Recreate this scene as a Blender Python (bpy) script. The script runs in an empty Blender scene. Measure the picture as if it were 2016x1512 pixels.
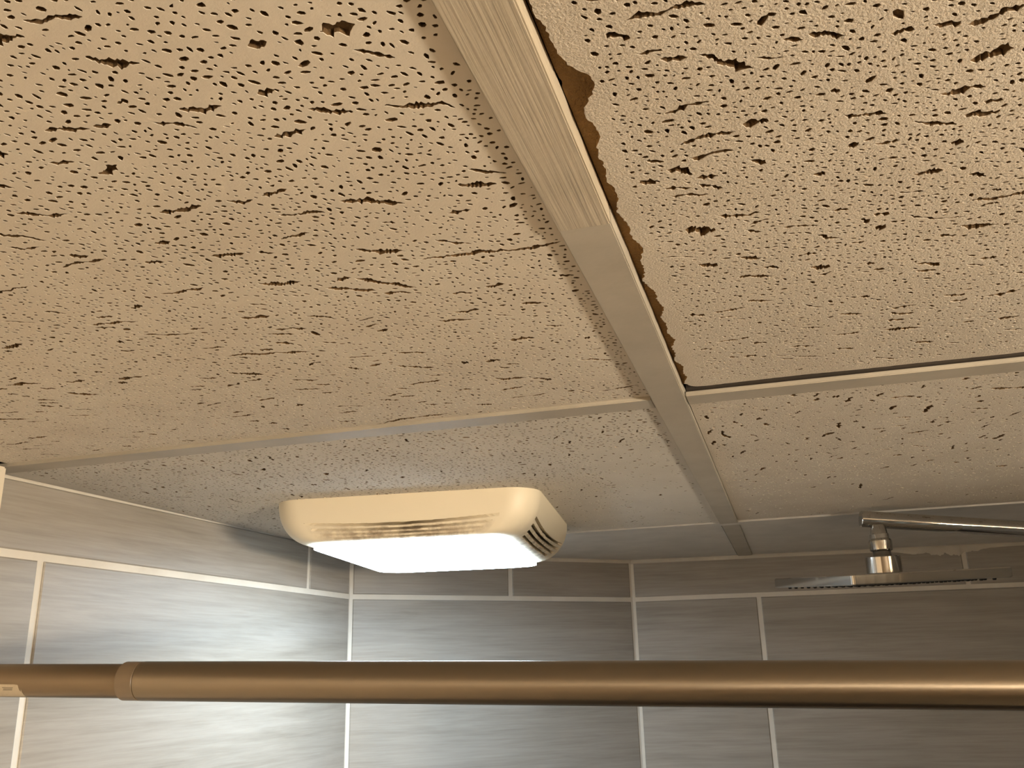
import bpy, bmesh, math, random
import numpy as np
from mathutils import Vector, Matrix
from mathutils.geometry import delaunay_2d_cdt

# ------------------------------------------------------------------ camera, world, exposure
scene = bpy.context.scene
COL = scene.collection
Z0 = 1.94            # camera height above the floor; ceiling grid face at Z0 + H
H = 0.19095
cam_d = bpy.data.cameras.new('camera'); cam = bpy.data.objects.new('camera', cam_d); COL.objects.link(cam)
cam_d.sensor_width = 36.0; cam_d.lens = 1818.75 * 36.0 / 2016.0; cam_d.clip_start = 0.01; cam_d.clip_end = 50
_r = Vector((0.95807572, 0.28553793, -0.02364327)); _u = Vector((0.10796796, -0.28336496, 0.95291512)); _f = Vector((-0.26539374, 0.91551755, 0.30231403))
cam.matrix_world = Matrix(((_r.x, _u.x, -_f.x, 0), (_r.y, _u.y, -_f.y, 0), (_r.z, _u.z, -_f.z, Z0), (0, 0, 0, 1)))
scene.camera = cam
world = bpy.data.worlds.new('world'); scene.world = world; world.use_nodes = True
world.node_tree.nodes['Background'].inputs[0].default_value = (0.5, 0.45, 0.4, 1)
world.node_tree.nodes['Background'].inputs[1].default_value = 0.02
scene.view_settings.view_transform = 'Standard'; scene.view_settings.look = 'None'
scene.view_settings.gamma = 1.0; scene.view_settings.use_curve_mapping = False
scene.view_settings.exposure = 0.0
FAN_POWER = 27.0         # emission strength of the fan light's lens
VANITY_POWER = 400.0     # emission strength of the vanity bulbs
random.seed(7); rng = np.random.default_rng(7)

# ------------------------------------------------------------------ materials
def srgb(r, g, b):
    return tuple(((c / 255) / 12.92 if c / 255 <= 0.04045 else ((c / 255 + 0.055) / 1.055) ** 2.4) for c in (r, g, b)) + (1,)
def new_mat(name):
    m = bpy.data.materials.new(name); m.use_nodes = True
    nt = m.node_tree; return m, nt, nt.nodes['Principled BSDF']
def nd(nt, t, **kw):
    n = nt.nodes.new(t)
    for k, v in kw.items():
        if hasattr(n, k): setattr(n, k, v)
        else: n.inputs[k].default_value = v
    return n
def ramp(nt, fac, stops):
    r = nt.nodes.new('ShaderNodeValToRGB'); cr = r.color_ramp
    while len(cr.elements) < len(stops): cr.elements.new(0.5)
    for e, (p, c) in zip(cr.elements, stops): e.position = p; e.color = c
    nt.links.new(fac, r.inputs[0]); return r.outputs[0]
def coords(nt, scale=(1, 1, 1), kind='Object'):
    tc = nt.nodes.new('ShaderNodeTexCoord'); mp = nt.nodes.new('ShaderNodeMapping')
    mp.inputs['Scale'].default_value = scale; nt.links.new(tc.outputs[kind], mp.inputs[0]); return mp.outputs[0]
def noise(nt, vec, scale, detail=4, rough=0.55, dist=0.0):
    n = nt.nodes.new('ShaderNodeTexNoise'); n.inputs['Scale'].default_value = scale
    n.inputs['Detail'].default_value = detail; n.inputs['Roughness'].default_value = rough; n.inputs['Distortion'].default_value = dist
    nt.links.new(vec, n.inputs['Vector']); return n.outputs['Fac']
def bump(nt, bsdf, h, strength, dist, prev=None):
    b = nt.nodes.new('ShaderNodeBump'); b.inputs['Strength'].default_value = strength; b.inputs['Distance'].default_value = dist
    nt.links.new(h, b.inputs['Height'])
    if prev: nt.links.new(prev, b.inputs['Normal'])
    nt.links.new(b.outputs[0], bsdf.inputs['Normal']); return b.outputs[0]

def tile_mat(name, c1, c2, grain, dist):
    m, nt, b = new_mat(name)
    v = coords(nt)
    nt.links.new(ramp(nt, noise(nt, v, 14, 5, 0.6), [(0.3, c1), (0.7, c2)]), b.inputs['Base Color'])
    b.inputs['Roughness'].default_value = 0.92; b.inputs['Specular IOR Level'].default_value = 0.2
    n1 = bump(nt, b, noise(nt, v, grain, 3, 0.65), 0.8, dist)
    bump(nt, b, noise(nt, v, grain * 0.22, 2, 0.5), 0.25, dist, n1)
    return m
M = {}
M['tile_smooth'] = tile_mat('painted mineral tile', srgb(206, 196, 182), srgb(214, 206, 193), 900, 0.00018)
M['tile_rough'] = tile_mat('rough mineral tile', srgb(200, 190, 176), srgb(210, 201, 188), 900, 0.0014)
M['tile_far'] = tile_mat('pale mineral tile', srgb(206, 200, 190), srgb(216, 210, 200), 800, 0.00018)
M['tile_core'] = tile_mat('brown mineral fibre core', srgb(120, 92, 58), srgb(168, 132, 84), 420, 0.002)
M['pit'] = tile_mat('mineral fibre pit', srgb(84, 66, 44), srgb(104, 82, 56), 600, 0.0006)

def paint_mat(name, c1, c2, rough, streak=None, sdist=0.0003):
    m, nt, b = new_mat(name)
    v = coords(nt)
    nt.links.new(ramp(nt, noise(nt, v, 22, 4), [(0.35, c1), (0.65, c2)]), b.inputs['Base Color'])
    b.inputs['Roughness'].default_value = rough
    n1 = None
    if streak: n1 = bump(nt, b, noise(nt, coords(nt, streak), 1.0, 3, 0.6), 0.8, sdist)
    bump(nt, b, noise(nt, v, 260, 2, 0.5), 0.35, 0.0003, n1)
    return m
M['tee_brushed'] = paint_mat('brush painted metal', srgb(176, 166, 148), srgb(184, 174, 157), 0.5, (420, 9, 420), 0.0007)
M['tee'] = paint_mat('painted metal grid', srgb(168, 161, 148), srgb(180, 173, 160), 0.5, (60, 14, 60), 0.0002)
M['panel'] = paint_mat('smooth painted panel', srgb(196, 192, 186), srgb(206, 202, 196), 0.6)
M['wall_paint'] = paint_mat('cream wall paint', srgb(232, 218, 196), srgb(238, 226, 206), 0.6)
M['room_paint'] = paint_mat('taupe wall paint', srgb(132, 118, 100), srgb(140, 126, 108), 0.6)
M['deck'] = paint_mat('dark deck and tee web shade', srgb(60, 52, 44), srgb(70, 60, 50), 0.9)
M['floor'] = paint_mat('grey floor', srgb(76, 70, 62), srgb(88, 80, 72), 0.5)
M['grout'] = paint_mat('off white grout', srgb(222, 214, 200), srgb(232, 225, 212), 0.85)
M['caulk'] = paint_mat('white caulk', srgb(200, 192, 178), srgb(214, 206, 192), 0.6)

def wall_tile_mat():
    m, nt, b = new_mat('grey streaked porcelain')
    tc = nt.nodes.new('ShaderNodeTexCoord'); oi = nt.nodes.new('ShaderNodeObjectInfo')
    add = nt.nodes.new('ShaderNodeVectorMath'); add.operation = 'ADD'
    mul = nt.nodes.new('ShaderNodeVectorMath'); mul.operation = 'SCALE'; mul.inputs[0].default_value = (17, 9, 5)
    nt.links.new(oi.outputs['Random'], mul.inputs['Scale']); nt.links.new(tc.outputs['UV'], add.inputs[0]); nt.links.new(mul.outputs[0], add.inputs[1])
    def mapped(s, rot=0.0):
        mp = nt.nodes.new('ShaderNodeMapping'); mp.inputs['Scale'].default_value = s; mp.inputs['Rotation'].default_value = (0, 0, rot)
        nt.links.new(add.outputs[0], mp.inputs[0]); return mp.outputs[0]
    a = noise(nt, mapped((4, 52, 1), 0.05), 1.0, 6, 0.62, 0.5)
    c = noise(nt, mapped((12, 300, 1), 0.03), 1.0, 4, 0.6, 0.2)
    mx = nt.nodes.new('ShaderNodeMix'); mx.data_type = 'FLOAT'; mx.inputs[0].default_value = 0.36
    nt.links.new(a, mx.inputs[2]); nt.links.new(c, mx.inputs[3])
    nt.links.new(ramp(nt, mx.outputs[0], [(0.28, srgb(140, 133, 122)), (0.43, srgb(157, 150, 139)), (0.55, srgb(167, 160, 150)), (0.72, srgb(177, 171, 161))]), b.inputs['Base Color'])
    b.inputs['Roughness'].default_value = 0.42; b.inputs['Specular IOR Level'].default_value = 0.35
    bump(nt, b, mx.outputs[0], 0.15, 0.0006)
    return m
M['wall_tile'] = wall_tile_mat()

def metal(name, col, rough, aniso_scale=None, aniso=0.0):
    m, nt, b = new_mat(name)
    b.inputs['Metallic'].default_value = 1.0; b.inputs['Base Color'].default_value = col; b.inputs['Roughness'].default_value = rough
    if aniso:      # turned finish: highlight drawn out along the tube (X)
        tg = nt.nodes.new('ShaderNodeTangent'); tg.direction_type = 'RADIAL'; tg.axis = 'X'
        nt.links.new(tg.outputs[0], b.inputs['Tangent']); b.inputs['Anisotropic'].default_value = aniso; b.inputs['Anisotropic Rotation'].default_value = 0.25
    if aniso_scale:
        v = coords(nt, aniso_scale)
        n = noise(nt, v, 1.0, 3, 0.6)
        mr = nt.nodes.new('ShaderNodeMapRange'); mr.inputs[3].default_value = rough * 0.8; mr.inputs[4].default_value = rough * 1.25
        nt.links.new(n, mr.inputs[0]); nt.links.new(mr.outputs[0], b.inputs['Roughness'])
        bump(nt, b, noise(nt, coords(nt, (900, 900, 900)), 1.0, 2, 0.5), 0.12, 0.0002)
    return m
M['nickel'] = metal('brushed nickel', srgb(142, 131, 116), 0.32, (3, 500, 500), 0.85)
M['nickel_inner'] = metal('satin nickel', srgb(132, 118, 100), 0.34, (3, 500, 500), 0.85)
M['chrome'] = metal('polished chrome', srgb(205, 203, 200), 0.06)
M['chrome_dark'] = metal('worn chrome', srgb(150, 146, 140), 0.14)

def simple(name, col, rough=0.5, **kw):
    m, nt, b = new_mat(name)
    v = coords(nt); d = tuple(c * 0.93 for c in col[:3]) + (1,)
    nt.links.new(ramp(nt, noise(nt, v, kw.get('scale', 60), 3), [(0.35, d), (0.65, col)]), b.inputs['Base Color'])
    b.inputs['Roughness'].default_value = rough; return m
M['rubber'] = simple('black rubber', srgb(24, 22, 20), 0.7)
M['collar_plastic'] = simple('clear grey plastic ring', srgb(122, 106, 86), 0.35)
M['print'] = simple('grey print', srgb(120, 112, 98), 0.7, scale=2500)
M['label'] = simple('pale paper label', srgb(190, 178, 156), 0.6, scale=400)

def housing_mat():
    m, nt, b = new_mat('cream aged plastic')
    at = nt.nodes.new('ShaderNodeAttribute'); at.attribute_name = 'dust'
    v = coords(nt)
    n = noise(nt, v, 70, 5, 0.65)
    mm = nt.nodes.new('ShaderNodeMath'); mm.operation = 'MULTIPLY'
    rr = ramp(nt, n, [(0.38, (0, 0, 0, 1)), (0.62, (1, 1, 1, 1))])
    nt.links.new(at.outputs['Fac'], mm.inputs[0]); nt.links.new(rr, mm.inputs[1])
    mx = nt.nodes.new('ShaderNodeMix'); mx.data_type = 'RGBA'
    mx.inputs[6].default_value = srgb(240, 229, 205); mx.inputs[7].default_value = srgb(128, 104, 76)
    nt.links.new(mm.outputs[0], mx.inputs[0]); nt.links.new(mx.outputs[2], b.inputs['Base Color'])
    b.inputs['Roughness'].default_value = 0.45; return m
M['housing'] = housing_mat()
def emit(name, col, s):
    m, nt, b = new_mat(name)
    b.inputs['Base Color'].default_value = (0.8, 0.8, 0.8, 1); b.inputs['Roughness'].default_value = 0.4
    b.inputs['Emission Color'].default_value = col; b.inputs['Emission Strength'].default_value = s; return m
M['lens'] = emit('lit white diffuser', (0.68, 0.85, 1.0, 1), FAN_POWER)
M['bulb'] = emit('lit warm bulb', (1.0, 0.855, 0.65, 1), VANITY_POWER)

# ------------------------------------------------------------------ helpers
def finish(name, me, parent=None, mats=(), smooth=False):
    o = bpy.data.objects.new(name, me); COL.objects.link(o)
    for m in mats: me.materials.append(M[m])
    if smooth: me.polygons.foreach_set('use_smooth', [True] * len(me.polygons))
    if parent: o.parent = parent; o.matrix_parent_inverse = parent.matrix_world.inverted()
    return o
def pyd(name, verts, faces, parent=None, mats=(), smooth=False):
    me = bpy.data.meshes.new(name); me.from_pydata([tuple(v) for v in verts], [], faces); me.update()
    return finish(name, me, parent, mats, smooth)
def bmo(name, bm, parent=None, mats=(), smooth=False):
    bmesh.ops.recalc_face_normals(bm, faces=bm.faces)
    me = bpy.data.meshes.new(name); bm.to_mesh(me); bm.free(); return finish(name, me, parent, mats, smooth)
def box_bm(x0, x1, y0, y1, z0, z1, bevel=0.0, seg=2):
    bm = bmesh.new(); bmesh.ops.create_cube(bm, size=1.0)
    for v in bm.verts:
        v.co = Vector((x0 + (v.co.x + .5) * (x1 - x0), y0 + (v.co.y + .5) * (y1 - y0), z0 + (v.co.z + .5) * (z1 - z0)))
    if bevel: bmesh.ops.bevel(bm, geom=list(bm.edges), offset=bevel, segments=seg, affect='EDGES')
    return bm
def struct(o, label=None, cat=None):
    o['kind'] = 'structure'
    if label: o['label'] = label; o['category'] = cat
    return o
def empty(name, loc, label, cat, group=None):
    o = bpy.data.objects.new(name, None); COL.objects.link(o); o.location = loc; o.empty_display_size = 0.05
    o['label'] = label; o['category'] = cat
    if group: o['group'] = group
    bpy.context.view_layer.update()
    return o
def frame_axes(d):
    d = Vector(d).normalized(); a = Vector((0, 0, 1)) if abs(d.z) < 0.9 else Vector((1, 0, 0))
    x = a.cross(d).normalized(); return x, d.cross(x), d
def lathe(name, base, axis, prof, parent, mat, n=48, smooth=True):
    """surface of revolution: prof = [(distance along axis, radius)...]; closed with caps"""
    x, y, d = frame_axes(axis); base = Vector(base); vs = []; fs = []
    for (t, r) in prof:
        for k in range(n):
            a = 2 * math.pi * k / n; vs.append(base + d * t + (x * math.cos(a) + y * math.sin(a)) * r)
    m = len(prof)
    for i in range(m - 1):
        for k in range(n):
            k2 = (k + 1) % n; fs.append((i * n + k, i * n + k2, (i + 1) * n + k2, (i + 1) * n + k))
    fs.append(tuple(reversed(range(n)))); fs.append(tuple(range((m - 1) * n, m * n)))
    o = pyd(name, vs, fs, parent, (mat,), smooth)
    if smooth:
        me = o.data
        try: me.set_sharp_from_angle(angle=math.radians(24))
        except Exception: pass
    return o

# ------------------------------------------------------------------ room shell
HC = Z0 + H
A = Vector((-0.660, 1.340)); B = Vector((-0.270, 1.664)); LW = Vector((-0.7035, 0.640))
XR = 0.860; BR = Vector((XR, B.y + (XR - B.x) * 0.0964))
ROOM_X1, ROOM_Y0, Y_WING = 1.30, -1.15, 0.56
TOP = HC + 0.016
ZG = Z0 + 0.1253           # centre of the first horizontal joint
G = 0.0078                 # joint width
ROW = 0.3065

def wall_slab(name, p, q, z0, z1, thick, mat, label):
    p, q = Vector(p), Vector(q); t = (q - p).normalized(); n = Vector((-t.y, t.x))  # n points away from the room
    pts = [p, q, q + n * thick, p + n * thick]
    vs = [(v.x, v.y, z0) for v in pts] + [(v.x, v.y, z1) for v in pts]
    fs = [(3, 2, 1, 0), (4, 5, 6, 7), (0, 1, 5, 4), (1, 2, 6, 5), (2, 3, 7, 6), (3, 0, 4, 7)]
    return struct(pyd(name, vs, fs, None, (mat,)), label, 'wall')

def tiled_wall(name, p, q, joints_even, joints_odd, label, drop=0.0, rev=False):
    """grout slab with individual porcelain tiles; s runs from p to q (or from q when rev), interior on the right-hand side of p->q"""
    w = wall_slab(name, p, q, 0.0, HC + 0.004, 0.05, 'grout', label)
    p, q = Vector(p), Vector(q); Lw = (q - p).length; t = (q - p).normalized(); n = Vector((t.y, -t.x))
    row = 0; zt = HC + 0.003; zb = ZG + G / 2
    while zt > 0.05:
        js = joints_even if row % 2 == 0 else joints_odd
        cuts = [0.0] + [j for j in js if 0 < j < Lw] + [Lw]
        for a, b in zip(cuts[:-1], cuts[1:]):
            s0 = a + (G * 0.62 if a == 0 else G / 2); s1 = b - (G * 0.62 if b == Lw else G / 2)
            if s1 - s0 < 0.008: continue
            e = 0.0013; pr = 0.0016; vs = []; uv = []
            def pt(s, z, o):
                ss = Lw - s if rev else s
                P2 = p + t * ss + n * o
                return (P2.x, P2.y, z - drop * (s if True else 0))
            rect = [(s0, zb), (s1, zb), (s1, zt), (s0, zt)]
            rin = [(s0 + e, zb + e), (s1 - e, zb + e), (s1 - e, zt - e), (s0 + e, zt - e)]
            jit = rng.uniform(-0.0003, 0.0003)
            for (s, z) in rect: vs.append(pt(s, z, -0.004)); uv.append((s, z))
            for (s, z) in rect: vs.append(pt(s, z, pr - 0.0009 + jit)); uv.append((s, z))
            for (s, z) in rin: vs.append(pt(s, z, pr + jit)); uv.append((s, z))
            fs = [(8, 9, 10, 11)]
            for k in range(4):
                k2 = (k + 1) % 4; fs.append((4 + k, 4 + k2, 8 + k2, 8 + k)); fs.append((k, k2, 4 + k2, 4 + k))
            me = bpy.data.meshes.new('wall_tile'); me.from_pydata(vs, [], fs); me.update()
            ul = me.uv_layers.new(name='UVMap')
            for lp in me.loops: ul.data[lp.index].uv = uv[lp.vertex_index]
            bm = bmesh.new(); bm.from_mesh(me); bmesh.ops.recalc_face_normals(bm, faces=bm.faces)
            # make sure the face looks into the room
            f = min(bm.faces, key=lambda f: -f.calc_area())
            if f.normal.xy.dot(n) < 0: bmesh.ops.reverse_faces(bm, faces=bm.faces)
            bm.to_mesh(me); bm.free()
            finish('wall_tile', me, w, ('wall_tile',))
        row += 1
        zt = ZG - G / 2 - (row - 1) * ROW; zb = max(zt - (ROW - G), 0.003)
    return w

wl = tiled_wall('wall_left', LW, A, [0.122, 0.728], [0.600], 'left shower wall of grey streaked tiles with white grout', drop=0.0052, rev=True)
wd = tiled_wall('wall_back_left', A, B, [0.272], [], 'narrow angled shower wall of grey tiles behind the fan light')
wb = tiled_wall('wall_back', B, BR, [0.556], [0.216, 0.822], 'back shower wall of dark grey tiles behind the shower head')
wr = tiled_wall('wall_right', BR, (XR, Y_WING), [0.30, 0.906], [0.606], 'right shower wall of grey tiles carrying the shower arm')
# painted bathroom walls
XT = -0.6665
tw = bmo('trim_1', box_bm(XT - 0.10, XT, ROOM_Y0, 0.6555, 0, HC + 0.0005, 0.0015), None, ('wall_paint',)); struct(tw, 'cream painted wall end beside the left shower tiles', 'wall')
wall_slab('wall_front', (ROOM_X1, ROOM_Y0), (XT, ROOM_Y0), 0, TOP, 0.05, 'room_paint', 'taupe painted bathroom wall behind the viewer')
wall_slab('wall_vanity_side', (ROOM_X1, Y_WING), (ROOM_X1, ROOM_Y0), 0, TOP, 0.05, 'room_paint', 'taupe painted wall carrying the vanity light')
wing = bmo('wall_wing', box_bm(XR + 0.0501, ROOM_X1, Y_WING, Y_WING + 0.08, 0, TOP), None, ('wall_paint',)); struct(wing, 'short cream painted wall closing the end of the shower', 'wall')
fl = bmo('floor', box_bm(-0.85, 1.4, -1.25, 1.9, -0.05, 0), None, ('floor',)); struct(fl, 'plain grey bathroom floor', 'floor')

# caulk beads along the ceiling of the three far shower walls
def bead(parent, p, q, wfun, n=120):
    p, q = Vector(p), Vector(q); t = (q - p); nn = Vector((t.y, -t.x)).normalized(); vs = []; fs = []
    for i in range(n + 1):
        f = i / n; c = p + t * f; w, lo = wfun(f)
        for (o, z) in ((-0.001, HC + 0.006), (w, HC + 0.0055), (w * 0.9, HC - 0.0005), (0.0026, HC - lo * 0.8), (0.0012, HC - lo)):
            vs.append((c.x + nn.x * o, c.y + nn.y * o, z))
    for i in range(n):
        for k in range(4):
            a = i * 5 + k; fs.append((a, a + 5, a + 6, a + 1))
    return pyd('caulk_bead', vs, fs, parent, ('caulk',), True)
def wig(base, amp, seed):
    r = np.random.default_rng(seed); ph = r.uniform(0, 6.28, 6); fr = r.uniform(4, 60, 6)
    return lambda f: base + amp * sum(math.sin(fr[k] * f + ph[k]) for k in range(6)) / 4
w1 = wig(0.0032, 0.0007, 1); w2 = wig(0.0036, 0.0008, 2); w3 = wig(0.0030, 0.0005, 3)
bead(wd, A, B, lambda f: (0.004, w1(f)))
def back_w(f):
    x = B.x + f * (XR - B.x)
    lump = 0.0095 * math.exp(-((x - 0.262) / 0.045) ** 2) * (1 + 0.22 * math.sin(x * 190) + 0.18 * math.sin(x * 433 + 1) + 0.12 * math.sin(x * 1021 + 2)) + 0.004 * math.exp(-((x - 0.20) / 0.02) ** 2)
    return (0.004, w2(f) + max(lump, 0))
bead(wb, B, BR, back_w, 420)

# ------------------------------------------------------------------ suspended ceiling
ceil = bmo('ceiling', box_bm(-0.85, 1.4, -1.25, 1.9, HC + 0.09, HC + 0.13), None, ('deck',))
struct(ceil, 'suspended ceiling of pitted white tiles in a painted metal grid', 'ceiling')

def hole_field(x0, x1, y0, y1, n_hole, n_fis, fis_axis, density, seed, nv, hr, fl_len, fis_w, inset, clus=0.5):
    """pinholes and fissures as polygons that do not touch each other: returns list of (rim pts, bottom pts, depth)"""
    r = np.random.default_rng(seed); res = 0.0004
    gw = int((x1 - x0) / res) + 2; gh = int((y1 - y0) / res) + 2; occ = np.zeros((gw, gh), bool); out = []
    def put(poly, bot, depth, mar):
        lo = poly.min(0) - mar; hi = poly.max(0) + mar
        if lo[0] < x0 + inset or lo[1] < y0 + inset or hi[0] > x1 - inset or hi[1] > y1 - inset: return False
        i0, j0 = int((lo[0] - x0) / res), int((lo[1] - y0) / res); i1, j1 = int((hi[0] - x0) / res) + 1, int((hi[1] - y0) / res) + 1
        if len(poly) <= 10:
            if occ[i0:i1, j0:j1].any(): return False
            occ[i0:i1, j0:j1] = True
        else:       # long fissure: mark a box per segment
            m = len(poly) // 2; cells = []
            for k in range(m - 1):
                seg = np.array([poly[k], poly[k + 1], poly[2 * m - 1 - k], poly[2 * m - 2 - k]])
                a = ((seg.min(0) - mar - (x0, y0)) / res).astype(int); b = ((seg.max(0) + mar - (x0, y0)) / res).astype(int) + 1
                if occ[a[0]:b[0], a[1]:b[1]].any(): return False
                cells.append((a, b))
            for a, b in cells: occ[a[0]:b[0], a[1]:b[1]] = True
        out.append((poly, bot, depth)); return True
    # fissures
    k = 0; tries = 0
    while k < n_fis and tries < n_fis * 12:
        tries += 1
        c = np.array([r.uniform(x0, x1), r.uniform(y0, y1)])
        if r.random() > density(c): continue
        Lf = fl_len * math.exp(r.normal(0, 0.55)); nseg = max(4, int(Lf / 0.0008)); ang = r.normal(0.22, 0.22)
        w0 = fis_w * math.exp(r.normal(0, 0.28)); s = np.linspace(0, Lf, nseg + 1)
        drift = np.cumsum(r.normal(0, 0.00042, nseg + 1)); drift = np.convolve(np.pad(drift, 1, mode='edge'), np.ones(3) / 3, 'valid')
        lump = 0.55 + 0.75 * np.abs(np.sin(s / Lf * math.pi * r.uniform(1, 3.2) + r.uniform(0, 3))) + r.uniform(-0.22, 0.3, nseg + 1)
        tap = np.minimum(1, np.minimum(s, Lf - s) / (0.22 * Lf) + 0.16); w = w0 * 0.5 * tap * np.clip(lump, 0.3, 1.6) * r.uniform(0.7, 1.3, nseg + 1)
        up = np.stack([s, drift + w * r.uniform(0.75, 1.25, nseg + 1)], 1); dn = np.stack([s, drift - w * r.uniform(0.75, 1.25, nseg + 1)], 1)
        mid = (up + dn) / 2
        bu = mid + (up - mid) * 0.75; bd = mid + (dn - mid) * 0.75
        ce = np.array([Lf / 2, 0]); bu[:, 0] = ce[0] + (bu[:, 0] - ce[0]) * (1 - 0.0008 / Lf); bd[:, 0] = ce[0] + (bd[:, 0] - ce[0]) * (1 - 0.0008 / Lf)
        poly = np.concatenate([dn, up[::-1]]); bot = np.concatenate([bd, bu[::-1]])
        ca, sa = math.cos(ang), math.sin(ang); Rm = np.array([[ca, -sa], [sa, ca]])
        if fis_axis == 1: Rm = Rm @ np.array([[0, -1], [1, 0]]) if r.random() < 0.8 else Rm
        P = (poly - ce) @ Rm.T + c; Bt = (bot - ce) @ Rm.T + c
        if put(P, Bt, r.uniform(0.0016, 0.0034), 0.0004): k += 1
    # pinholes, in loose clusters
    k = 0; tries = 0; th = np.linspace(0, 2 * math.pi, nv, endpoint=False)
    while k < n_hole and tries < n_hole * 7:
        tries += 1
        c = np.array([r.uniform(x0, x1), r.uniform(y0, y1)])
        if r.random() > density(c): continue
        rad = hr * math.exp(r.normal(0, 0.27)); el = r.uniform(1.0, 1.7); a0 = r.normal(0.5, 0.7)
        rr = rad * r.uniform(0.78, 1.22, nv)
        q = np.stack([np.cos(th) * rr * el, np.sin(th) * rr / el ** 0.4], 1); ca, sa = math.cos(a0), math.sin(a0)
        q = q @ np.array([[ca, sa], [-sa, ca]])
        dep = r.uniform(0.0012, 0.0036)
        if put(c + q, c + q * 0.8 + r.normal(0, 0.0001, 2), dep, 0.00022): k += 1
    return out

def ceiling_tile(outline, zfun, feats, mats, thick=0.0125, core_out=None, lip_d=0.0004):
    """flat face triangulated around every pit; pits are real recesses; the slab rises behind the face"""
    vin = [Vector((float(a), float(b))) for a, b in outline]; faces = [list(range(len(outline)))]; rims = []
    for (P, Bt, d) in feats:
        i0 = len(vin); vin.extend(Vector((float(a), float(b))) for a, b in P); faces.append(list(range(i0, i0 + len(P)))); rims.append(i0)
    vo, eo, fo, ov, oe, of = delaunay_2d_cdt(vin, [], faces, 1, 1e-7)
    keep = [f for f, o in zip(fo, of) if 0 in o and len(o) == 1]
    imap = {}
    for i, ids in enumerate(ov):
        for k in ids: imap[k] = i
    xy = np.array([(v.x, v.y) for v in vo]); z = np.array([zfun(x, y) for x, y in xy])
    verts = [np.column_stack([xy, z])]; tris = [np.array([f[:3] for f in keep], int)]; mi = [np.zeros(len(keep), int)]; nvt = len(vo)
    wt = []; ct = []
    for (P, Bt, d), i0 in zip(feats, rims):
        n = len(P); rim = [imap[i0 + k] for k in range(n)]
        zb = zfun(P[0][0], P[0][1]) + d
        lip = min(0.35, lip_d / d)
        verts.append(np.column_stack([P + (Bt - P) * lip * 1.6, np.full(n, zb - d + d * lip)])); l0 = nvt; nvt += n
        verts.append(np.column_stack([Bt, np.full(n, zb)])); b0 = nvt; nvt += n
        for k in range(n):
            k2 = (k + 1) % n; wt.append((rim[k], rim[k2], l0 + k2)); wt.append((rim[k], l0 + k2, l0 + k))
            ct.append((l0 + k, l0 + k2, b0 + k2)); ct.append((l0 + k, b0 + k2, b0 + k))
        if n <= 10:
            for k in range(1, n - 1): ct.append((b0, b0 + k, b0 + k + 1))
        else:
            m = n // 2
            for k in range(m - 1):
                a, b, c, e = b0 + k, b0 + k + 1, b0 + n - 2 - k, b0 + n - 1 - k
                ct.append((a, b, c)); ct.append((a, c, e))
    if wt:
        tris += [np.array(wt), np.array(ct)]; mi += [np.zeros(len(wt), int), np.ones(len(ct), int)]
    # slab sides and back
    n = len(outline); ob = outline; zt = max(zfun(*o) for o in outline) + thick
    oz = [zfun(*o) for o in outline]
    verts.append(np.array([(a, b, zz) for (a, b), zz in zip(ob, oz)])); s0 = nvt; nvt += n
    lz = 0.0026 if core_out is not None else 0.0035
    verts.append(np.array([(a, b, zz + lz) for (a, b), zz in zip(ob, oz)])); s1 = nvt; nvt += n
    co = core_out if core_out is not None else ob
    verts.append(np.array([(a, b, zz + lz + 0.0006) for (a, b), zz in zip(co, oz)])); s2 = nvt; nvt += n
    verts.append(np.array([(a, b, zt) for (a, b) in co])); s3 = nvt; nvt += n
    st = []
    for a, b in ((s0, s1), (s1, s2), (s2, s3)):
        for k in range(n):
            k2 = (k + 1) % n; st.append((a + k, a + k2, b + k2)); st.append((a + k, b + k2, b + k))
    xs = np.mean([o[0] for o in co]); ys = np.mean([o[1] for o in co]); verts.append(np.array([(xs, ys, zt)])); cc = nvt; nvt += 1
    for k in range(n): st.append((s3 + k, s3 + (k + 1) % n, cc))
    tris.append(np.array(st)); mi.append(np.full(len(st), 2))
    V = np.concatenate(verts); T = np.concatenate(tris); MI = np.concatenate(mi)
    me = bpy.data.meshes.new('ceiling_tile'); me.vertices.add(len(V)); me.vertices.foreach_set('co', V.astype(np.float32).ravel())
    me.loops.add(len(T) * 3); me.loops.foreach_set('vertex_index', T.astype(np.int32).ravel())
    me.polygons.add(len(T)); me.polygons.foreach_set('loop_start', np.arange(0, len(T) * 3, 3, dtype=np.int32))
    me.polygons.foreach_set('material_index', MI.astype(np.int32)); me.polygons.foreach_set('use_smooth', np.zeros(len(T), bool)); me.update(calc_edges=True); me.validate()
    # outward normals: the face must look down
    o = finish('ceiling_tile', me, ceil, mats)
    return o

def rect_outline(x0, x1, y0, y1, step=0.02):
    nx = max(2, int((x1 - x0) / step)); ny = max(2, int((y1 - y0) / step)); pts = []
    pts += [(x0 + (x1 - x0) * i / nx, y0) for i in range(nx)]; pts += [(x1, y0 + (y1 - y0) * i / ny) for i in range(ny)]
    pts += [(x1 - (x1 - x0) * i / nx, y1) for i in range(nx)]; pts += [(x0, y1 - (y1 - y0) * i / ny) for i in range(ny)]
    return pts

XM0, XM1 = -0.083, -0.059            # main tee faces
XN0, XN1 = 0.5275, 0.5515
YC0, YC1 = 0.6545, 0.6785            # cross tee
YD0, YD1 = 1.281, 1.305              # last cross tee before the smooth panels
YA0, YA1 = 0.044, 0.068
YB0, YB1 = -0.566, -0.542
TH = 0.0095                          # visible depth of the grid strips

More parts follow.
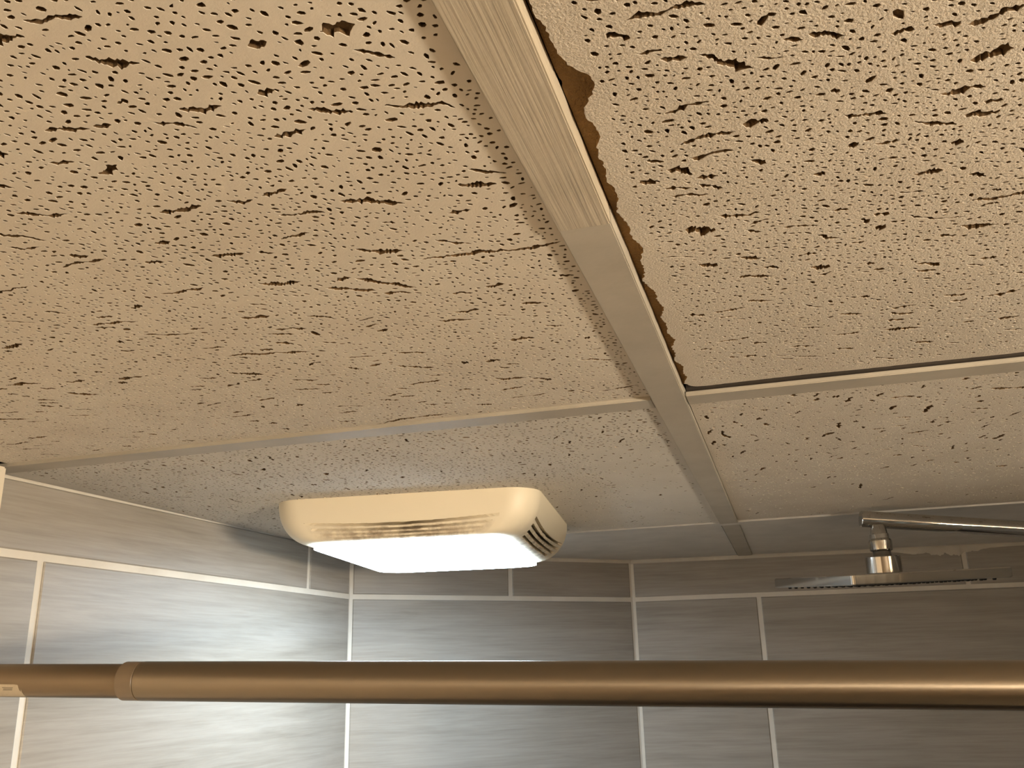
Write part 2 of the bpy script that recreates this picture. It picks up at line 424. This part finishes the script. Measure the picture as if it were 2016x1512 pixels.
# near left tile: neat edges, face slightly sloping
g = 0.0006
x0, x1, y0, y1 = XT + 0.0004, XM0 - g, YA1 + g, YC0 - g
zl = lambda x, y: HC + 0.0014 + 0.0022 * (y - 0.07) / 0.58
f1 = hole_field(x0, x1, y0, y1, 14500, 350, 0, lambda c: 1.0, 11, 7, 0.00092, 0.0135, 0.0027, 0.0006)
t_nl = ceiling_tile(rect_outline(x0, x1, y0, y1), zl, f1, ('tile_smooth', 'pit', 'tile_core'), lip_d=0.0002)

# near right tile: eroded, crumbling edge along the tee and a shrunken far edge
x0, x1, y0, y1 = XM1 + g, XN0 - g, YA1 + g, YC0 - g
rj = np.random.default_rng(5)
def jag_outline():
    pts = []
    def bite(y):   # how far the crumbled left edge stands off the tee
        v = 0.0031 + 0.0012 * math.sin(y * 95) + 0.001 * math.sin(y * 231 + 1.2) + rj.uniform(-0.0005, 0.0007)
        v += 0.0068 * math.exp(-((y - 0.272) / 0.014) ** 2) + 0.0045 * math.exp(-((y - 0.309) / 0.011) ** 2) + 0.0022 * math.exp(-((y - 0.40) / 0.03) ** 2) + 0.0018 * math.exp(-((y - 0.5) / 0.04) ** 2)
        if y < 0.235: v = 0.0011 + rj.uniform(-0.0003, 0.0004)
        return max(v, 0.0008)
    fx = lambda x: 0.0046 + 0.0012 * math.sin(x * 31 + 0.6) + rj.uniform(-0.0003, 0.0003) - 0.0018 * math.exp(-((x - 0.05) / 0.03) ** 2)
    n = 60
    pts += [(x0 + 0.003 + (x1 - x0 - 0.004) * i / n, y0 + 0.001) for i in range(n)]
    pts += [(x1 - 0.001, y0 + 0.001 + (y1 - y0 - 0.004) * i / n) for i in range(n)]
    rc = 0.009
    m = 200
    pts += [(x1 - 0.001 - (x1 - 0.001 - (x0 + 0.0025 + rc)) * i / m, y1 - fx(x1 - (x1 - x0) * i / m)) for i in range(m)]
    cx, cy = x0 + 0.0030 + rc, y1 - 0.0040 - rc
    pts += [(cx - rc * math.sin(a), cy + rc * math.cos(a)) for a in np.linspace(0.1, 1.5, 9)]
    m = 330; ys = np.linspace(cy - 0.001, y0 + 0.002, m)
    pts += [(x0 + bite(y), y) for y in ys]
    return pts
out_nr = jag_outline()
core_nr = [(min(max(a - (0.0115 if a < x0 + 0.05 else 0), x0 - 0.0005), x1), b) for a, b in out_nr]
zr = lambda x, y: HC + 0.0060
f2 = hole_field(x0, x1, y0, y1, 15000, 500, 0, lambda c: 1.0, 23, 7, 0.00088, 0.0125, 0.0026, 0.0118)
t_nr = ceiling_tile(out_nr, zr, f2, ('tile_rough', 'pit', 'tile_core'), core_out=core_nr, lip_d=0.0003)

# far left tile (carries the fan light); right-hand part smeared smooth
def poly_left(y):  # left wall line
    return LW.x + (A.x - LW.x) * (y - LW.y) / (A.y - LW.y)
x1, y0, y1 = XM0 - g, YC1 + g, YD0 - 0.0028
out_fl = [(poly_left(y0) + 0.003, y0)] + [(poly_left(y0) + 0.003 + (x1 - poly_left(y0) - 0.003) * i / 20, y0) for i in range(1, 20)] + [(x1, y0 + (y1 - y0) * i / 20) for i in range(20)] + \
         [(x1 - (x1 - poly_left(y1) - 0.003) * i / 20, y1) for i in range(20)] + [(poly_left(y) + 0.003, y) for y in np.linspace(y1, y0, 20, endpoint=False)]
dl = lambda c: (1.0 if c[1] < 0.86 else max(0.12, 1 - (c[1] - 0.86) / 0.22)) * (0.15 if (c[0] > -0.17 and c[1] > 0.80) else 1.0)
f3 = hole_field(poly_left(0.68) + 0.02, x1, y0, y1, 6200, 200, 1, dl, 37, 6, 0.00115, 0.006, 0.0025, 0.002)
f3 = [t for t in f3 if t[0][:, 0].min() > poly_left(float(t[0][0, 1])) + 0.006]
t_fl = ceiling_tile(out_fl, lambda x, y: HC + 0.0026, f3, ('tile_far', 'pit', 'tile_core'), lip_d=0.00012)
# far right tile
x0, x1 = XM1 + g, XN0 - g
dr = lambda c: 1.0 if c[1] < 0.90 else max(0.15, 1 - (c[1] - 0.90) / 0.25)
f4 = hole_field(x0, x1, y0, y1, 6000, 330, 1, dr, 41, 6, 0.00095, 0.0080, 0.0032, 0.002)
t_fr = ceiling_tile(rect_outline(x0, x1, y0, y1), lambda x, y: HC + 0.0030, f4, ('tile_rough', 'pit', 'tile_core'), lip_d=0.0002)

def copy_piece(o, dx, dy):
    c = o.copy(); COL.objects.link(c); c.parent = ceil; c.location = (o.location.x + dx, o.location.y + dy, o.location.z); return c
# rows outside the picture, same kind of tile
copy_piece(t_nl, 0, -0.610); copy_piece(t_nr, 0, -0.610); copy_piece(t_nr, 0.6105, -0.610); copy_piece(t_nr, 0.6105, 0)
copy_piece(t_nl, 0, -1.220); copy_piece(t_nr, 0, -1.220); copy_piece(t_nr, 0.6105, -1.220)

# smooth panels next to the far walls
def panel(pts, z, th=0.008):
    n = len(pts); vs = [(a, b, z) for a, b in pts] + [(a, b, z + th) for a, b in pts]
    fs = [tuple(reversed(range(n))), tuple(range(n, 2 * n))] + [(k, (k + 1) % n, n + (k + 1) % n, n + k) for k in range(n)]
    bm = bmesh.new(); vv = [bm.verts.new(v) for v in vs]
    for f in fs: bm.faces.new([vv[i] for i in f])
    return bmo('ceiling_panel', bm, ceil, ('panel',))
nd_ = Vector((B.y - A.y, -(B.x - A.x))).normalized() * 0.003
back_y = lambda x: B.y + (x - B.x) * 0.0964 - 0.003
dt = (YD1 - A.y) / (B.y - A.y)
panel([(A.x + 0.004, YD1), (XM0 - g, YD1), (XM0 - g, back_y(XM0)), (B.x + 0.001, back_y(B.x)), (A.x + nd_.x + 0.002, A.y + nd_.y)], HC + 0.0032)
panel([(XM1 + g, YD1), (XN0 - g, YD1), (XN0 - g, back_y(XN0)), (XM1 + g, back_y(XM1))], HC + 0.0032)
panel([(XN1 + g, YD1), (XR - 0.003, YD1), (XR - 0.003, back_y(XR)), (XN1 + g, back_y(XN1))], HC + 0.0032)
panel([(XN1 + g, YC1), (XR - 0.003, YC1), (XR - 0.003, YD0 - g), (XN1 + g, YD0 - g)], HC + 0.0032)

def strip(name, xa, xb, ya, yb, z, mat, th=TH, web=True, bev=0.0006):
    bm = box_bm(xa, xb, ya, yb, z, z + th, bev, 2)
    if web:
        if xb - xa < yb - ya: w = ((xa + xb) / 2 - .0008, (xa + xb) / 2 + .0008, ya, yb)
        else: w = (xa, xb, (ya + yb) / 2 - .0008, (ya + yb) / 2 + .0008)
        b2 = box_bm(*w, z + th, z + th + 0.032); me = bpy.data.meshes.new('t'); b2.to_mesh(me); b2.free(); bm.from_mesh(me); bpy.data.meshes.remove(me)
        for f in bm.faces: f.material_index = 1 if f.calc_center_median().z > z + th + 1e-4 else 0  # web coloured dark to stand in for shade inside the tile gaps
    return bmo(name, bm, ceil, (mat, 'deck'))
strip('main_tee', XM0, XM1 - 0.0002, ROOM_Y0, 0.3672, HC - 0.0007, 'tee_brushed', TH + 0.0007)
strip('main_tee', XM0, XM1, 0.3674, YD0 + 0.0005, HC, 'tee')
strip('main_tee', XM0 + 0.0005, XM1 + 0.001, YD1, back_y(XM0) - 0.001, HC + 0.0016, 'tee', TH)
strip('main_tee', XN0, XN1, ROOM_Y0, YD0, HC, 'tee')
strip('main_tee', XN0, XN1, YD1, back_y(XN0) - 0.001, HC + 0.0012, 'tee', TH)
for (ya, yb) in ((YB0, YB1), (YA0, YA1), (YC0, YC1)):
    left = XT + 0.0004 if ya < 0.6 else poly_left(0.68) + 0.0045
    strip('cross_tee', left, XM0 - 0.0003, ya, yb, HC + 0.0010, 'tee', 0.0034)
    strip('cross_tee', XM1 + 0.0004, XN0 - 0.0003, ya, yb, HC + 0.0010, 'tee', 0.0034)
    strip('cross_tee', XN1 + 0.0003, (ROOM_X1 if ya < 0.6 else XR) - 0.003, ya, yb, HC + 0.0010, 'tee', 0.0034)
strip('cross_tee', poly_left(1.29) + 0.004, XR - 0.003, YD0, YD1, HC + 0.0012, 'panel', TH)

# ------------------------------------------------------------------ exhaust fan light
FC = Vector((-0.415, 1.072)); FA = math.radians(6.5)
OX, OY, LX, LY = 0.151, 0.152, 0.110, 0.138; FD = 0.046
fan = empty('exhaust_fan_light', (FC.x, FC.y, HC), 'cream exhaust fan light with louvred sides and glowing white lens on ceiling', 'ceiling light')
def rrect(hx, hy, r, side, u):
    """point on a rounded rectangle: side 0 near(-y) 1 right(+x) 2 far(+y) 3 left(-x); u in -1..1 across the side including half of both corners"""
    s = abs(u); cxs = {0: (1, hx, hy), 1: (1, hy, hx), 2: (1, hx, hy), 3: (1, hy, hx)}[side]; L, D = cxs[1], cxs[2]
    flat = L - r; arc = r * math.pi / 4; tot = flat + arc; d = s * tot
    if d <= flat: a, b = d, D
    else:
        th = (d - flat) / r; a, b = flat + r * math.sin(th), D - r + r * math.cos(th)
    a = math.copysign(a, u)
    return {0: (a, -b), 1: (b, a), 2: (-a, b), 3: (-b, -a)}[side]
def fan_surface():
    NU, NT = 170, 112; vs = []; dust = []; fs = []; idx = {}
    ca, sa = math.cos(FA), math.sin(FA)
    for side in range(4):
        base = len(vs)
        for i in range(NU + 1):
            u = -1 + 2 * i / NU
            po = Vector(rrect(OX, OY, 0.034, side, u)); pl = Vector(rrect(LX, LY, 0.022, side, u))
            for j in range(NT + 1):
                t = j / NT; th = t * math.pi / 2
                k = 1 - math.cos(th); P = po.lerp(pl, k); z = -FD * math.sin(th)
                # outward direction of the profile
                outw = (po - pl); I = outw.length; on = outw.normalized()
                nrm = Vector((on.x * FD * math.cos(th), on.y * FD * math.cos(th), -I * math.sin(th)));  nrm.normalize()
                disp = 0.0; dd = 0.0
                for kk in range(4):
                    tc = (0.46, 0.56, 0.665, 0.775)[kk] - 0.075 * u * u * (1.5 - 0.25 * kk); ue = 0.80 - 0.045 * kk
                    if abs(u) < ue and abs(t - tc) < 0.023: disp = 0.022
                if 0.40 < t < 0.97 and abs(u) < 0.8: dd = 0.8 * (1 - abs(u) / 0.8) ** 0.4 * min(1, (t - 0.40) / 0.2)
                q = Vector((P.x, P.y, z)) - nrm * disp
                vs.append((FC.x + q.x * ca - q.y * sa, FC.y + q.x * sa + q.y * ca, HC + (0.0046 if j == 0 else 0.0012) + q.z)); dust.append(dd)
        for i in range(NU):
            for j in range(NT):
                a = base + i * (NT + 1) + j; fs.append((a, a + 1, a + NT + 2, a + NT + 1))
    o = pyd('housing', vs, fs, fan, ('housing',), True)
    at = o.data.attributes.new('dust', 'FLOAT', 'POINT'); at.data.foreach_set('value', dust)
    try: o.data.set_sharp_from_angle(angle=math.radians(40))
    except Exception: pass
    return o
housing = fan_surface(); housing['label'] = 'cream plastic housing with dusty curved louvre slots'
def fan_lens():
    n = 26; ring = []
    for side in range(4):
        for i in range(n): ring.append(Vector(rrect(LX - 0.001, LY - 0.001, 0.022, side, -1 + 2 * i / n)))
    ca, sa = math.cos(FA), math.sin(FA); m = len(ring); vs = []; fs = []; K = 10
    for k in range(K):
        f = 1 - k / K
        if k == 0: zz = 0.004
        else: zz = -(0.0022 + 0.0115 * (1 - ((f) ** 2.4)))
        for p in ring:
            f2 = 1.0 if k <= 1 else f + 0.1 * f
            f2 = min(f2, 1.0); q = p * f2
            vs.append((FC.x + q.x * ca - q.y * sa, FC.y + q.x * sa + q.y * ca, HC + 0.0012 - FD + zz))
    for k in range(K - 1):
        for i in range(m):
            i2 = (i + 1) % m; fs.append((k * m + i, k * m + i2, (k + 1) * m + i2, (k + 1) * m + i))
    fs.append(tuple(range((K - 1) * m, K * m)))
    return pyd('lens', vs, fs, fan, ('lens',), True)
lens = fan_lens(); lens['label'] = 'glowing white diffuser lens'

# ------------------------------------------------------------------ shower curtain rod
rod = empty('shower_curtain_rod', (XT, 0.555, Z0 + 0.0075), 'brushed nickel telescoping shower curtain rod spanning the shower opening', 'curtain rod')
def rp(x): return Vector((x, 0.5545 + 0.010 * (x + 0.15), Z0 + 0.0035 - 0.0255 * (x + 0.43)))
ROD_D = (rp(XR) - rp(XT)).normalized()
def rod_tube(name, xa, xb, r, mat, edge=0.0007):
    a = rp(xa); L = (rp(xb) - a).length
    return lathe(name, a, ROD_D, [(0, r - edge), (edge, r), (L - edge, r), (L, r - edge)], rod, mat, 128)
o = rod_tube('outer_tube', -0.4220, XR - 0.006, 0.01265, 'nickel')
o = rod_tube('inner_tube', XT + 0.004, -0.4225, 0.01110, 'nickel_inner')
o = rod_tube('end_collar', -0.4360, -0.4215, 0.01255, 'collar_plastic', 0.0010); o['label'] = 'greyish plastic ring at the tube joint'
for xa, xb in ((XT + 0.0003, XT + 0.010), (XR - 0.012, XR - 0.0022)):
    a = rp(xa); L = (rp(xb) - a).length
    lathe('wall_flange', a, ROD_D, [(0, 0.021), (0.001, 0.022), (L - 0.001, 0.022), (L, 0.021)], rod, 'nickel_inner', 64)
def wrap(name, xa, xb, a0, a1, r, mat, parent, corner=0.0, n=24, m=24):
    """patch wrapped round the rod; angle 0 looks at the viewer's side (-Y), positive turns down"""
    ex, ey, d = frame_axes(ROD_D); front = Vector((0, -1, 0)); front = (front - d * front.dot(d)).normalized(); down = d.cross(front).normalized()
    if down.z > 0: down = -down
    vs = []; fs = []
    for i in range(n + 1):
        x = xa + (xb - xa) * i / n
        for j in range(m + 1):
            cut = 0.0
            dx = min(x - xa, xb - x) if False else (xb - x)
            if corner and dx < corner: cut = (1 - math.sqrt(max(0, 1 - (1 - dx / corner) ** 2))) * corner / r
            lo = a0 + cut; an = lo + (a1 - lo) * j / m
            vs.append(rp(x) + front * (r * math.cos(an)) + down * (r * math.sin(an)))
    for i in range(n):
        for j in range(m):
            a = i * (m + 1) + j; fs.append((a, a + 1, a + m + 2, a + m + 1))
    return pyd(name, vs, fs, parent, (mat,), True)
lab = wrap('price_label', -0.570, -0.5115, 0.22, 1.25, 0.01118, 'label', rod, 0.004); lab['label'] = 'pale sticker with faded grey print'
for (xa, xb, a0) in ((-0.5395, -0.5315, 0.72), (-0.5400, -0.5325, 0.80), (-0.5390, -0.5330, 0.88), (-0.5270, -0.5180, 0.40), (-0.5262, -0.5186, 0.48), (-0.5268, -0.5190, 0.56)):
    wrap('print_line', xa, xb, a0, a0 + 0.045, 0.01122, 'print', lab)

# ------------------------------------------------------------------ out-of-view curtain on the rod, added to shade the far walls and ceiling
cur = empty('shade_curtain', (0.52, 0.5545, 0.25), 'unseen white fabric curtain in folds on the rod, added to shade the far walls and ceiling', 'curtain')
m, nt, b = new_mat('white curtain fabric')
nt.links.new(ramp(nt, noise(nt, coords(nt), 300, 2), [(0.3, srgb(226, 220, 208)), (0.7, srgb(236, 231, 220))]), b.inputs['Base Color'])
b.inputs['Roughness'].default_value = 0.8
trl = nt.nodes.new('ShaderNodeBsdfTranslucent'); trl.inputs[0].default_value = srgb(230, 222, 206)
mxs = nt.nodes.new('ShaderNodeMixShader'); mxs.inputs[0].default_value = 0.05
outn = nt.nodes['Material Output']; nt.links.new(b.outputs[0], mxs.inputs[1]); nt.links.new(trl.outputs[0], mxs.inputs[2]); nt.links.new(mxs.outputs[0], outn.inputs[0])
M['curtain'] = m
CX0, CX1 = 0.19, 0.84; NF = 13; vs = []; fs = []; NX = 260; NZ = 12
for i in range(NX + 1):
    f = i / NX; ph = f * NF * 2 * math.pi
    for j in range(NZ + 1):
        g2 = j / NZ; x = CX0 + (CX1 - CX0) * f + 0.006 * math.sin(ph * 2 + 1.3)
        top = Z0 + 0.062 - 0.006 * (0.5 - 0.5 * math.cos(ph)); z = top + (0.25 - top) * g2
        amp = 0.020 + 0.016 * g2
        vs.append((x, rp(x).y + 0.046 + (amp * 0.62) * math.sin(ph) + 0.004 * math.sin(ph * 0.37), z))
for i in range(NX):
    for j in range(NZ):
        a = i * (NZ + 1) + j; fs.append((a, a + 1, a + NZ + 2, a + NZ + 1))
cl = pyd('curtain_cloth', vs, fs, cur, ('curtain',), True)
so = cl.modifiers.new('thickness', 'SOLIDIFY'); so.thickness = 0.0006
for k in range(NF):          # rings that hang on the rod and pass through the hem
    x = CX0 + (CX1 - CX0) * (k + 0.5) / NF; c = rp(x) + Vector((0, 0.0125, -0.004)); vs = []; fs = []
    for i in range(28):
        a = 2 * math.pi * i / 28
        for j in range(8):
            bb = 2 * math.pi * j / 8; rr = 0.0275 + 0.0012 * math.cos(bb)
            vs.append((c.x + 0.0012 * math.sin(bb), c.y + rr * math.cos(a), c.z + rr * math.sin(a)))
    for i in range(28):
        for j in range(8):
            fs.append((i * 8 + j, ((i + 1) % 28) * 8 + j, ((i + 1) % 28) * 8 + (j + 1) % 8, i * 8 + (j + 1) % 8))
    pyd('curtain_ring', vs, fs, cur, ('chrome',), True)

# ------------------------------------------------------------------ shower head on its arm
def zw(p): return Vector((p[0], p[1], Z0 + p[2]))
PC, PL, PQ = zw((0.0663, 1.1043, 0.0873)), zw((-0.0211, 1.2834, 0.1033)), zw((0.2462, 1.1913, 0.0952))
ax, ay = (PQ - PC).normalized(), (PL - PC).normalized(); an = ax.cross(ay).normalized(); ctr = (PQ + PL) / 2
sh = empty('rainfall_shower', (XR, 1.376, Z0 + 0.09), 'square chrome rain shower head hanging from a straight chrome arm', 'shower head')
def slab_round(c, hs, t, rad, seg=6, bev=0.0012):
    pts = []
    for sx, sy, a0 in ((1, -1, -90), (1, 1, 0), (-1, 1, 90), (-1, -1, 180)):
        for k in range(seg + 1):
            a = math.radians(a0 + 90 * k / seg); pts.append((sx * (hs - rad) + rad * math.cos(a), sy * (hs - rad) + rad * math.sin(a)))
    n = len(pts); vs = []; fs = []
    for (z, ins) in ((0, bev), (bev, 0), (t - bev, 0), (t, bev)):
        f = (hs - ins) / hs
        for (a, b) in pts: vs.append(c + ax * a * f + ay * b * f + an * z)
    for k in range(3):
        for i in range(n): fs.append((k * n + i, k * n + (i + 1) % n, (k + 1) * n + (i + 1) % n, (k + 1) * n + i))
    fs.append(tuple(reversed(range(n)))); fs.append(tuple(range(3 * n, 4 * n)))
    return vs, fs
vs, fs = slab_round(ctr, 0.1, 0.0118, 0.005)
plate = pyd('spray_plate', vs, fs, sh, ('chrome',), True); plate.data.set_sharp_from_angle(angle=math.radians(30))
n0 = None
for i in range(11):
    for j in range(11):
        c = ctr + ax * (-0.085 + 0.017 * i) + ay * (-0.085 + 0.017 * j)
        if n0 is None:
            n0 = lathe('nozzle', (0, 0, 0), -an, [(-0.0005, 0.0023), (0.0016, 0.0021), (0.0022, 0.0015)], plate, 'rubber', 10)
            n0.location = c; o = n0
        else:
            o = n0.copy(); COL.objects.link(o); o.parent = plate; o.matrix_parent_inverse = n0.matrix_parent_inverse.copy(); o.location = c
tp = ctr + an * 0.0118
lathe('collar', tp, an, [(0, 0.0204), (0.0006, 0.0208), (0.0196, 0.0208), (0.0204, 0.0200)], sh, 'chrome', 64)
nb = tp + an * 0.0204; armp = nb + Vector((0, 0, 0.040)) 
up = Vector((-0.01, 0, 1)).normalized()
lathe('ball_joint', nb - up * 0.001, up, [(0, 0.0120), (0.003, 0.0108), (0.006, 0.0105), (0.0075, 0.0112)], sh, 'chrome_dark', 48)
lathe('swivel_nut', nb + up * 0.0062, up, [(0, 0.0118), (0.0012, 0.0134), (0.012, 0.0138), (0.0142, 0.0128), (0.0150, 0.0116), (0.0205, 0.0114), (0.0212, 0.0104), (0.029, 0.0090), (0.032, 0.0080)], sh, 'chrome', 48)
ARM_D = (Vector((0.2826, 1.27, Z0 + 0.1585)) - Vector((0.0930, 1.2353, Z0 + 0.1790))).normalized()
a0 = Vector((0.0930, 1.2353, Z0 + 0.1790)); L = (XR - 0.0021 - a0.x) / ARM_D.x
lathe('shower_arm', a0, ARM_D, [(0, 0.0094), (0.0008, 0.0102), (L - 0.001, 0.0102), (L, 0.0100)], sh, 'chrome', 64)
lathe('arm_flange', a0 + ARM_D * (L - 0.006), ARM_D, [(0, 0.026), (0.001, 0.028), (0.005, 0.029), (0.0058, 0.028)], sh, 'chrome', 48)

# ------------------------------------------------------------------ vanity light on the bathroom wall (right, behind the viewer)
VX, VY, VZ = ROOM_X1, -0.28, Z0 - 0.125
van = empty('vanity_light', (VX, VY, VZ), 'warm vanity light bar with round bulbs on the bathroom wall', 'wall light')
bmo('back_plate', box_bm(VX - 0.03, VX - 0.0003, VY - 0.26, VY + 0.26, VZ - 0.05, VZ + 0.05, 0.006, 3), van, ('nickel_inner',))
for dy in (-0.18, 0.0, 0.18):
    lathe('socket', (VX - 0.028, VY + dy, VZ), (-1, 0, 0), [(0, 0.028), (0.03, 0.026), (0.042, 0.022)], van, 'nickel_inner', 32)
    n = 24; prof = [(0.048 - 0.0475 * math.cos(math.pi * k / n), max(0.0475 * math.sin(math.pi * k / n), 0.0006)) for k in range(n + 1)]
    lathe('bulb', (VX - 0.068, VY + dy, VZ), (-1, 0, 0), prof, van, 'bulb', 32)
